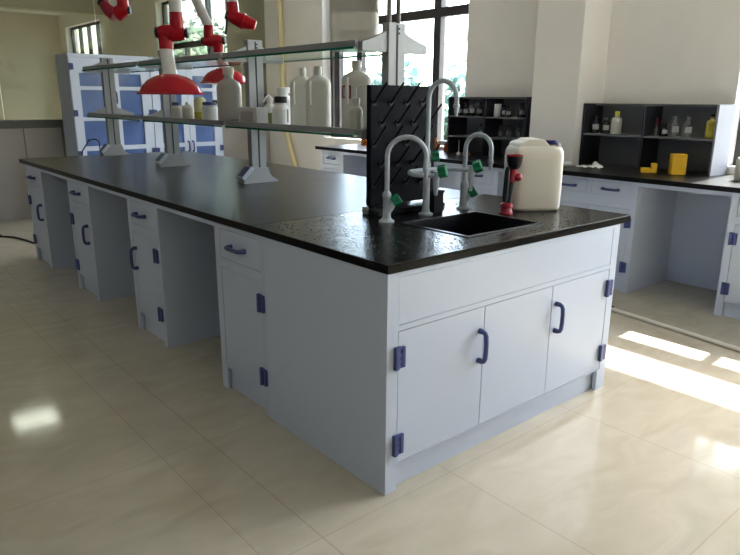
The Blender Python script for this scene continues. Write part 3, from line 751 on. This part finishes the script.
def folded(label, c, left_strap, tapered):
    e = thing('extraction_arm', label, 'fume extractor', (0, 0, 0)); c = Vector(c)
    r = .04
    if tapered:
        m = MB().tube([c-U*.032+VZ*.115, c-U*.030+VZ*.05, c-U*.012+VZ*.0], [.040, .043, .042], 20); m.tube([c-U*.06+VZ*.028, c-U*.02+VZ*.012, c+U*.036-VZ*.010], [.032, .046, .054], 20)
        a = m.build('upper_elbow', M['red'], e)
        m = MB().tube([c+U*.0365-VZ*.010, c+U*.046-VZ*.013, c+U*.05-VZ*.014, c+U*.122-VZ*.036, c+U*.128-VZ*.038], [.056, .056, .050, .035, .028], 20); b = m.build('lower_elbow', M['red'], e)
        MB().cyl(c-U*.066+VZ*.022, c-U*.085+VZ*.028, .028, n=16).build('knob', M['black'], a)
        MB().tube([c-U*.078+VZ*.01, c-U*.08-VZ*.03, c-U*.09-VZ*.10], .009, 8).build('strap', M['black'], a)
        p0 = c-U*.032+VZ*.113
    else:
        m = MB().tube([c-U*.085+VZ*.045, c-U*.04+VZ*.0, c-VZ*.03], [.030, .050, .052], 18)
        a = m.build('lower_elbow', M['red_dark'], e)
        m = MB().tube([c+U*.002-VZ*.03, c+U*.05+VZ*.0, c+U*.085+VZ*.0], [.052, .048, .03], 18); m.tube([c+U*.055+VZ*.10, c+U*.055], [.036, .042], 18)
        b = m.build('upper_elbow', M['red'], e)
        MB().cyl(c-U*.086+VZ*.046, c-U*.10+VZ*.06, .03, n=16).build('knob', M['black'], a)
        MB().cyl(c+U*.0855, c+U*.105, .026, n=16).build('knob', M['black'], b)
        MB().tube([c-U*.005+VZ*.02, c-U*.012+VZ*.10], [.034, .034], 16).build('lower_tube', M['tube'], e)
        p0 = c+U*.055+VZ*.098
    p1 = Vector((p0.x, p0.y, CEIL-.055)); MB().tube([p0, p1], .035, 18).build('upper_tube', M['tube'], e); ceil_mount(e, p1)
    return e
folded('folded red elbow of an extraction arm hanging high at the upper left over the cupboards', (.415, 3.315, 1.945), 0, False)
folded('folded red elbow of an extraction arm with a black strap, right of the other extractors', (1.13, 2.90, 1.905), 0, True)

# ------------------------------------------------------------------ right hand bench
BF = 3.03; BD = .70
def rcab(label, y0, y1, d, fronts, toe): return cabinet(label, (BF, y1, 0), R90, y1-y0, d, fronts, toe)
def two_wide(y0, y1, label):
    w = y1-y0; h2 = w/2
    rcab(label, y0, y1, BD, [dict(r=(.05, h2-.02, .70, .79), kind='drawer', handle=(h2/2+.015, .742, False)), dict(r=(h2+.02, w-.05, .70, .79), kind='drawer', handle=(h2*1.5-.015, .742, False)),
        dict(r=(.05, h2-.003, .112, .61), kind='door', handle=(h2-.035, .46, True), hinges=[(.047, .52), (.047, .19)]),
        dict(r=(h2+.003, w-.05, .112, .61), kind='door', handle=(h2+.035, .46, True), hinges=[(w-.047, .52), (w-.047, .19)])], (.05, w-.05, .10))
two_wide(.76, 1.522, 'wide white wall bench cabinet with two blue handled drawers right of the pillar')
def narrow(y0, y1, label, left=True, d=BD):
    w = y1-y0
    rcab(label, y0, y1, d, [dict(r=(.05, w-.05, .665, .79), kind='drawer', handle=(w/2, .728, False)),
        dict(r=(.05, w-.05, .112, .61), kind='door', handle=((w-.085) if left else .085, .46, True), hinges=[((.047 if left else w-.047), .52), ((.047 if left else w-.047), .19)])], (.05, w-.05, .10))
narrow(-.62, .14, 'white wall bench cabinet with blue hinges at the right edge of the view')
narrow(2.0, 2.47, 'narrow white wall bench cabinet with one drawer beneath the rack left of the pillar')
narrow(3.15, 3.55, 'narrow white wall bench cabinet below the large window hidden mostly by the drying board')
narrow(4.12, 4.53, 'narrow white cabinet at the far left end of the wall bench', False)
kr = [(.14, .76, 'wall bench knee space with grey back panel at the right of the view'), (1.522, 2.0, 'wall bench knee space in front of the pillar'), (2.47, 3.15, 'wall bench knee space seen between the taps'), (3.55, 4.12, 'wall bench knee space nearest the far end')]
for a, b, lb in kr:
    e = thing('knee_space', lb, 'knee space panel', (BF, b, 0), R90); w = b-a
    MB().box(.0005, w-.0005, 0, .03, .782, .816).build('front_rail', M['cab'], e)
    MB().box(.0005, w-.0005, .31 if a > 1.5 else .60, .326 if a > 1.5 else .616, 0, .816).build('back_panel', M['cab'], e)
# worktop, cut around the pillar
m = MB().prism([(2.97, -.70), (3.748, -.70), (3.748, 1.523), (3.368, 1.523), (3.368, 1.967), (3.748, 1.967), (3.748, 4.555), (2.97, 4.555)], 'z', .8165, .85, bev=.002)
tag(m.build('worktop', M['counter']), 'black worktop of the bench along the window wall', 'worktop')

# racks
def rack(label, y0, y1, ztop, shelves, divs, side_m=None):
    z0 = .8505; x0, x1 = 3.46, 3.735
    e = thing('bench_rack', label, 'rack', (x1, y0, z0)); t_ = .016
    def B(nm, m, *a): 
        o = MB().box(a[0]-x1, a[1]-x1, a[2]-y0, a[3]-y0, a[4]-z0, a[5]-z0, .001).build(nm, m, e); return o
    B('side_panel', side_m or M['rack_dark'], x0, x1, y0, y0+t_, z0, ztop)
    B('side_panel', M['rack_dark'], x0, x1, y1-t_, y1, z0, ztop)
    B('back_panel', M['rack'], x1-.012, x1, y0+t_, y1-t_, z0, ztop-t_-.001)
    B('top_panel', M['rack'], x0+.15, x1, y0+t_, y1-t_, ztop-t_, ztop)
    cuts = [y0+t_]+[v for d in divs for v in (d-t_/2, d+t_/2)]+[y1-t_]
    for a, b in zip(cuts[::2], cuts[1::2]):
        for s in shelves: B('shelf', M['rack'], x0+.004, x1-.013, a+.0005, b-.0005, s-.012, s)
    for d in divs: B('divider', M['rack_dark'], x0, x1-.013, d-t_/2, d+t_/2, z0, ztop-t_-.001)
rack('black two-bay rack full of bottles left of the pillar on the wall bench', 2.065, 3.005, 1.388, [1.022, 1.21], [2.545])
rack('black two-bay rack with window glare painted pale on its right side, right of the pillar on the wall bench', .465, 1.518, 1.34, [1.105], [1.0], M['rack_glare'])
GR = 'bottles in the racks on the wall bench'
SZ = 1.2105; SM = 1.0225; SR = 1.1055
LB = ('rack_label', .22, .52, .75, math.radians(-135))
def rb(label, y, z, r, h, body, cap=None, x=3.56, lab=LB, **k):
    bottle('reagent_bottle', label, (x, y, z), r, h, k.pop('neck', .5), cap, body, k.pop('caph', .02), None, k.pop('sh', .62), group=GR, lab=lab, **k)
top = [(2.95, 'dark labelled bottle at the far left of the top shelf, left rack'), (2.865, 'second dark labelled bottle from the left on the top shelf, left rack'), (2.785, 'third dark bottle from the left on the top shelf, left rack'), (2.695, 'fourth dark labelled bottle from the left on the top shelf, left rack'), (2.60, 'dark labelled bottle just left of the divider on the top shelf, left rack')]
for i, (y, lb) in enumerate(top): rb(lb, y, SZ, .034, .125 if i != 2 else .135, 'dark_bottle', 'dark_bottle')
rb('white plastic bottle right of the divider on the top shelf, left rack', 2.475, SZ, .033, .115, 'white', 'white', lab=None, neck=.85, sh=.9, caph=.015)
rb('dark labelled bottle beside the white plastic bottle, left rack', 2.40, SZ, .032, .11, 'dark_bottle', 'black')
rb('smaller dark labelled bottle in the right bay of the top shelf, left rack', 2.32, SZ, .03, .10, 'dark_bottle', 'black', x=3.52)
rb('dark labelled bottle nearest the pillar on the top shelf, left rack', 2.20, SZ, .036, .125, 'dark_bottle', 'dark_bottle')
mid = [(2.66, 'slim clear bottle left of the divider on the middle shelf, left rack'), (2.61, 'second slim clear bottle close to the divider on the middle shelf, left rack'), (2.43, 'clear labelled bottle right of the divider on the middle shelf, left rack'), (2.325, 'second clear labelled bottle right of the divider on the middle shelf, left rack'), (2.225, 'third clear labelled bottle right of the divider on the middle shelf, left rack'), (2.13, 'clear labelled bottle nearest the pillar on the middle shelf, left rack')]
for y, lb in mid: rb(lb, y, SM, .026, .12, 'clear_bottle', 'dark_bottle', neck=.4, sh=.55, lab=('rack_label', .15, .5, .45, math.radians(-135)))
# funnels and orange bulb in the lower compartment
for y, lb in ((2.80, 'long-stemmed white funnel upside down, left one in the rack'), (2.72, 'long-stemmed white funnel upside down, right one in the rack')):
    e = thing('funnel', lb, 'funnel', (3.46-.05, y, .8505), 0, 'upside down funnels')
    MB().lathe([(.024, .0005), (.026, .002), (.012, .022), (.0045, .03), (0, .03)], n=16).build('cone', M['white'], e)
    MB().tube([(0, 0, .028), (0, 0, .135)], [.0042, .0032], 8).build('stem', M['tap'], e)
tag(MB().lathe([(0, 0), (.012, .002), (.02, .014), (.02, .022), (.012, .034), (0, .038)], n=16).build('rubber_bulb', M['orange'], None, (3.36, 2.63, .8505)), 'small orange rubber bulb on the bench beside the funnels', 'bulb')
e = thing('amber_bottle', 'amber bottle on the wall bench beside the left rack', 'bottle', (3.36, 3.07, .8505))
MB().lathe([(0, 0), (.035, 0), (.036, .01), (.036, .10), (.018, .13), (.018, .15), (0, .15)], n=20).build('body', M['orange'], e)
MB().lathe([(0, .1502), (.022, .1502), (.022, .17), (0, .17)], n=16).build('cap', M['amber'], e)
e = thing('amber_bottle', 'smaller brown bottle just behind the amber bottle by the left rack', 'bottle', (3.56, 3.10, .8505))
MB().lathe([(0, 0), (.028, 0), (.029, .01), (.029, .06), (.016, .08), (.016, .09), (0, .09)], n=20).build('body', M['amber'], e)
MB().lathe([(0, .0902), (.02, .0902), (.02, .105), (0, .105)], n=16).build('cap', M['black'], e)
e = thing('amber_bottle', 'amber bottle on the wall bench seen left of the drying board', 'bottle', (3.52, 4.33, .8505))
MB().lathe([(0, 0), (.05, 0), (.052, .01), (.052, .09), (.035, .10), (.035, .115), (0, .115)], n=20).build('body', M['orange'], e)
MB().lathe([(0, .1152), (.04, .1152), (.04, .135), (0, .135)], n=16).build('cap', M['orange'], e)
# right rack
rb('dark labelled bottle leftmost on the right rack shelf', 1.462, SR, .036, .135, 'dark_bottle', 'dark_bottle')
rb('dark labelled bottle second from the left on the right rack shelf', 1.37, SR, .036, .13, 'dark_bottle', 'clear_bottle')
rb('cloudy bottle with lime yellow cap on the right rack shelf', 1.275, SR, .040, .175, 'hdpe_clear', 'yellow_cap', lab=('paper', .55, .68, .25, math.radians(-135)), neck=.4, caph=.032, sh=.8)
e = thing('dropper_bottle', 'little clear bottle with red dropper right of the divider, right rack', 'bottle', (3.55, .94, SR), 0, GR)
MB().lathe([(0, .0005), (.022, .0005), (.022, .05), (.01, .065), (.01, .075), (0, .075)], n=16).build('body', M['clear_bottle'], e)
MB().lathe([(0, .0752), (.012, .0752), (.009, .09), (.007, .13), (0, .135)], n=12).build('dropper', M['redlabel'], e)
rb('short black bottle with white label beside the red dropper bottle, right rack', .885, SR, .03, .095, 'dark_bottle', 'dark_bottle')
rb('clear stoppered labelled bottle, left one of two on the right rack', .81, SR, .036, .15, 'clear_bottle', 'clear_bottle')
rb('clear stoppered labelled bottle, right one of two on the right rack', .715, SR, .036, .15, 'clear_bottle', 'clear_bottle')
rb('olive yellow bottle with black top at the right end of the right rack', .545, SR, .034, .17, 'yellow_liquid', 'black', lab=None, neck=.35, sh=.72)
# yellow things
e = thing('yellow_container', 'low yellow stepped plastic holder on the bench under the right rack', 'holder', (3.345, .86, .8505), math.radians(-55))
MB().box(-.055, .012, -.025, .025, .0005, .036, .004).build('low_step', M['yellow'], e)
MB().box(.0125, .055, -.025, .025, .0005, .07, .006).build('high_step', M['yellow'], e)
e = thing('yellow_box', 'tall yellow plastic box standing before the right rack', 'box', (3.41, .68, .8505), math.radians(-50))
m = MB(); m.prism([(-.05, -.04), (.05, -.04), (.05, .04), (-.05, .04)], 'z', .0005, .128, bev=.005)
m.build('box_body', M['yellow'], e)
m = MB(); m.box(-.0505, .0505, -.0405, .0405, .1285, .145, .004); m.build('lid', M['yellow'], e)
MB().box(-.004, .004, -.0425, -.0405, .02, .12).build('seam', M['yellow'], e)
# paper
e = thing('paper_roll', 'rolled white paper lying on the bench behind the jerrycan', 'paper', (3.22, 1.555, .8505), math.radians(-52))
MB().tube([(-.10, 0, .0185), (.10, 0, .0185)], .018, 20).build('roll', M['paper'], e)
t = bmesh.new(); bmesh.ops.create_grid(t, x_segments=18, y_segments=10, size=1)
for v in t.verts:
    x, y = v.co.x, v.co.y
    z = .003+.012*abs(math.sin(5*x+2*y))*(.3+.7*abs(math.cos(3*y-x)))
    if x > .2: z += .04*math.exp(-((x-.45)**2+(y)**2)*9)
    v.co = Vector((x*.105*(1-.2*y*y), y*.05*(1-.25*math.sin(4*x)), z))
r_ = bmesh.ops.extrude_face_region(t, geom=t.faces[:])
for v in r_['geom']:
    if isinstance(v, bmesh.types.BMVert): v.co.z += .002
bmesh.ops.recalc_face_normals(t, faces=t.faces)
m = MB(); m._merge(t); tag(m.build('crumpled_tissue', M['paper'], None, (3.31, 1.325, .8495), math.radians(-72)), 'crumpled white tissue on the bench beside the paper roll', 'tissue')
# cream jug at right edge
e = thing('plastic_bottle', 'cream plastic bottle on the wall bench cut off by the right edge', 'bottle', (3.40, .20, .8505))
MB().lathe([(0, .0005), (.075, .0005), (.08, .01), (.08, .13), (.07, .15), (.03, .165), (.03, .18), (0, .18)], n=28).build('body', M['jug'], e)
MB().lathe([(0, .1802), (.036, .1802), (.036, .205), (0, .205)], n=20).build('cap', M['white'], e)

# ------------------------------------------------------------------ storage cupboards at the far end
def cupboard(label, x0, x1, hz):
    y0 = 6.25; d = .45; h = 1.82; w = x1-x0
    e = thing('storage_cupboard', label, 'cupboard', (x0, y0, 0))
    m = MB(); t_ = .02
    m.box(0, t_, .02, d, 0, h); m.box(w-t_, w, .02, d, 0, h); m.box(t_, w-t_, d-t_, d, 0, h); m.box(t_, w-t_, .02, d-t_, h-t_, h); m.box(t_, w-t_, .02, d-t_, 0, .08)
    m.build('carcass', M['cab'], e)
    for z in (.45, .80, 1.12, 1.45): MB().box(t_+.001, w-t_-.001, .04, d-t_-.001, z-.015, z+.02).build('shelf', M['cab'], e)
    sx = w*.5
    for k, (a, b) in enumerate(((.003, sx-.002), (sx+.002, w-.003))):
        m = MB(); st = .095 if k == 0 else .075; st2 = .075 if k == 0 else .11
        facegrid(m, a, b, .06, h-.04, 0, .018, [(a+st, b-st2, .20, .775), (a+st, b-st2, .825, 1.105), (a+st, b-st2, 1.145, 1.44), (a+st, b-st2, 1.48, 1.62)])
        D = m.build('door', M['cab'], e)
        MB().box(a+st-.01, b-st2+.01, .0185, .0225, .19, 1.63).build('pane', M['blue_glass'], D)
        for z in (.30, .745, 1.19, 1.685): hinge(D, a+.02 if k == 0 else b-.02, z, 0, .036)
        handle(D, (b-.028) if k == 0 else (a+.028), hz, True)
    MB().box(0.002, w-.002, 0.0, .0195, h-.037, h).build('cornice', M['cab'], e)
    return e
cupboard('white storage cupboard with blue glass doors, the left one of the two, by the partition', .93, 1.828, 1.36)
cupboard('white storage cupboard with blue glass doors, the right one of the two, beyond the extractors', 1.832, 2.73, .78)

# yellow hose on the pier, floor pipe and cables
tag(MB().tube([(3.70, 6.33, 3.24), (3.70, 6.33, 2.6), (3.70, 6.31, 1.9), (3.70, 6.31, 1.45), (3.70, 6.26, .95), (3.69, 6.05, .48), (3.68, 5.9, .2), (3.66, 5.8, .045)], .036, 14).build('hose', M['hose']), 'pale yellow plastic hose hanging down the far right wall', 'hose')
tag(MB().tube([(2.60, 1.6, .0135), (2.57, .584, .0135), (2.515, .17, .0135), (2.457, -.246, .0135), (2.40, -.9, .0135)], .0125, 12).build('floor_pipe', M['pipe']), 'cream pipe lying across the floor before the wall bench', 'pipe')
tag(MB().box(-.035, .035, -.008, .008, 0, .012, .003).build('floor_clip', M['black'], None, (2.62, .66, .0005), math.radians(-30)), 'small black strip on the floor beside the cream pipe', 'clip')
e = thing('floor_cable', 'black cable with plug on the floor at the far left of the island', 'cable', (0, 0, 0))
MB().tube([(.30, 4.75, .008), (.22, 4.95, .008), (.142, 5.232, .008), (.11, 5.45, .008), (.06, 5.66, .008), (-.04, 5.80, .008)], .009, 8).build('cord', M['cable'], e)
MB().tube([(-.035, 5.795, .013), (-.06, 5.83, .013), (-.11, 5.90, .013)], [.014, .018, .014], 10).build('plug', M['cable'], e)

# ceiling light in the room beyond, whose lattice mirrors in the floor
e = thing('ceiling_light', 'square louvred ceiling light of the room beyond the partition', 'ceiling light', (.52, 8.26, CEIL))
m = MB(); a = .3
m.box(-a, a, -a, -a+.015, -.07, -.0005); m.box(-a, a, a-.015, a, -.07, -.0005); m.box(-a, -a+.015, -a+.015, a-.015, -.07, -.0005); m.box(a-.015, a, -a+.015, a-.015, -.07, -.0005)
m.build('housing', M['white'], e)
for k in range(3):
    y = -.19+k*.19; MB().tube([(-.27, y, -.035), (.27, y, -.035)], .014, 10).build('lamp_tube', M['lamp'], e)
for k in range(4):
    x = -.18+k*.12; MB().box(x-.012, x+.012, -a+.016, a-.016, -.068, -.05).build('louvre', M['white'], e)

# added ceiling lights, out of view on the left, to brighten the walls
for yy, lb in ((-1.2, 'added long fill light on the ceiling at the near left of the lab'), (1.8, 'added long fill light on the ceiling at the middle left of the lab'), (4.8, 'added long fill light on the ceiling at the far left of the lab')):
    e = thing('ceiling_light', lb, 'ceiling light', (-3.2, yy, CEIL))
    m = MB(); m.box(-.3, .3, -.6, -.58, -.07, -.0005); m.box(-.3, .3, .58, .6, -.07, -.0005); m.box(-.3, -.28, -.58, .58, -.07, -.0005); m.box(.28, .3, -.58, .58, -.07, -.0005)
    m.build('housing', M['white'], e)
    MB().box(-.279, .279, -.579, .579, -.066, -.060).build('fill_diffuser', M['fill_diffuser'], e)

# ------------------------------------------------------------------ outdoors
struct('ground', MB().box(XW+.3, 40, -30, 40, -.35, -.3), M['ground'], 'pale paving outside the windows', 'ground')
struct('ground', MB().box(-30, XL-.3, -30, 40, -.35, -.3), M['ground'])
e = thing('pergola', 'tan post and crossbeam outside the tall window', 'pergola', (6.25, 5.83, -.3))
MB().box(-.07, .07, -.07, .07, 0, 3.9, .01).build('post', M['tan'], e)
MB().box(-.05, .05, -3.2, -.072, 2.47, 2.58, .01).build('crossbeam', M['tan'], e)
def tree(label, x, y, h, r, n, zc):
    e = thing('tree', label, 'tree', (x, y, -.3), 0, 'trees outside the window')
    MB().tube([(0, 0, 0), (.1, .05, h*.35), (0, .1, h*.7)], [.12, .09, .05], 10).build('trunk', M['bark'], e)
    t = bmesh.new()
    for k in range(n):
        while True:
            p = Vector((random.uniform(-1, 1), random.uniform(-1, 1), random.uniform(-1, 1)))
            if p.length < 1: break
        p = p*(.55+.45*random.random()); c = Vector((p.x*r, p.y*r, zc+p.z*(h-zc)))
        a = Vector((random.gauss(0, 1), random.gauss(0, 1), random.gauss(0, 1))).normalized(); b = a.orthogonal().normalized(); s = random.uniform(.10, .22)
        vs = [t.verts.new(c+a*s), t.verts.new(c+b*s*.5), t.verts.new(c-a*s), t.verts.new(c-b*s*.5)]; t.faces.new(vs)
    m = MB(); m._merge(t); m.build('foliage', M['leaf'], e, smooth=False)
tree('bushy green tree outside, seen right of the tan post', 8.2, 6.6, 2.5, 1.5, 3200, 1.1)
tree('leafy tree outside behind the shelf post', 9.0, 10.2, 2.6, 1.8, 2600, 1.3)
tree('tree outside farther left beyond the milky bottles', 9.0, 14.0, 3.2, 2.0, 2400, 1.7)

tree('tree outside the next room window behind the red extractors', 9.0, 20.2, 4.6, 2.4, 3000, 2.2)
tree('tall tree outside the right hand window', 8.6, 1.9, 5.95, 2.2, 2200, 5.2)

# ------------------------------------------------------------------ light
w = bpy.data.worlds.new('World'); S.world = w; w.use_nodes = True
nt = w.node_tree; bg = nt.nodes['Background']
sky = nt.nodes.new('ShaderNodeTexSky'); sky.sky_type = 'NISHITA'; sky.sun_disc = False
sky.sun_elevation = math.radians(52); sky.sun_rotation = math.radians(90); sky.air_density = 1.0; sky.dust_density = 3.0; sky.ozone_density = 1.0
nt.links.new(sky.outputs['Color'], bg.inputs['Color']); bg.inputs['Strength'].default_value = 2.4
sd = bpy.data.lights.new('Sun', 'SUN'); sd.energy = 60; sd.angle = math.radians(.6); sd.color = (1, .98, .95)
so = bpy.data.objects.new('Sun', sd); COL.objects.link(so)
dv = Vector((-1, -.07, -1.27)).normalized(); so.rotation_euler = dv.to_track_quat('-Z', 'Y').to_euler(); so.location = (10, 2, 12)
for (y0, y1, z0, z1), x, rot in ((W1, XW+.27, 1), (W2, XW+.27, 1), (W4, XW+.27, 1), (W5, XW+.27, 1)):
    ld = bpy.data.lights.new('Portal', 'AREA'); ld.shape = 'RECTANGLE'; ld.cycles.is_portal = True
    ld.size = z1-z0; ld.size_y = y1-y0
    lo = bpy.data.objects.new('Portal', ld); COL.objects.link(lo); lo.location = (x, (y0+y1)/2, (z0+z1)/2)
    lo.rotation_euler = (0, PI/2*rot, 0)

# ------------------------------------------------------------------ camera
yaw, pitch, roll, f = math.radians(40.317), math.radians(15.355), math.radians(.355), 651.8
F = Vector((math.sin(yaw)*math.cos(pitch), math.cos(yaw)*math.cos(pitch), -math.sin(pitch)))
Rv = Vector((math.cos(yaw), -math.sin(yaw), 0)); Uv = Rv.cross(F)
r2 = Rv*math.cos(roll)+Uv*math.sin(roll); u2 = -Rv*math.sin(roll)+Uv*math.cos(roll)
cd = bpy.data.cameras.new('Camera'); cd.sensor_width = 36; cd.lens = f/740*36; cd.clip_start = .02
co = bpy.data.objects.new('Camera', cd); COL.objects.link(co)
mw = Matrix((r2, u2, -F)).transposed().to_4x4(); mw.translation = (-1.3613, -1.5148, 1.3667); co.matrix_world = mw
S.camera = co

S.view_settings.view_transform = 'Standard'; S.view_settings.look = 'None'; S.view_settings.gamma = 1; S.view_settings.use_curve_mapping = False
S.view_settings.exposure = 0.38
S.cycles.max_bounces = 10; S.cycles.diffuse_bounces = 6; S.cycles.glossy_bounces = 5; S.cycles.transmission_bounces = 8; S.cycles.transparent_max_bounces = 24
S.cycles.caustics_reflective = False; S.cycles.caustics_refractive = False
S.cycles.sample_clamp_indirect = 6; S.cycles.use_denoising = True
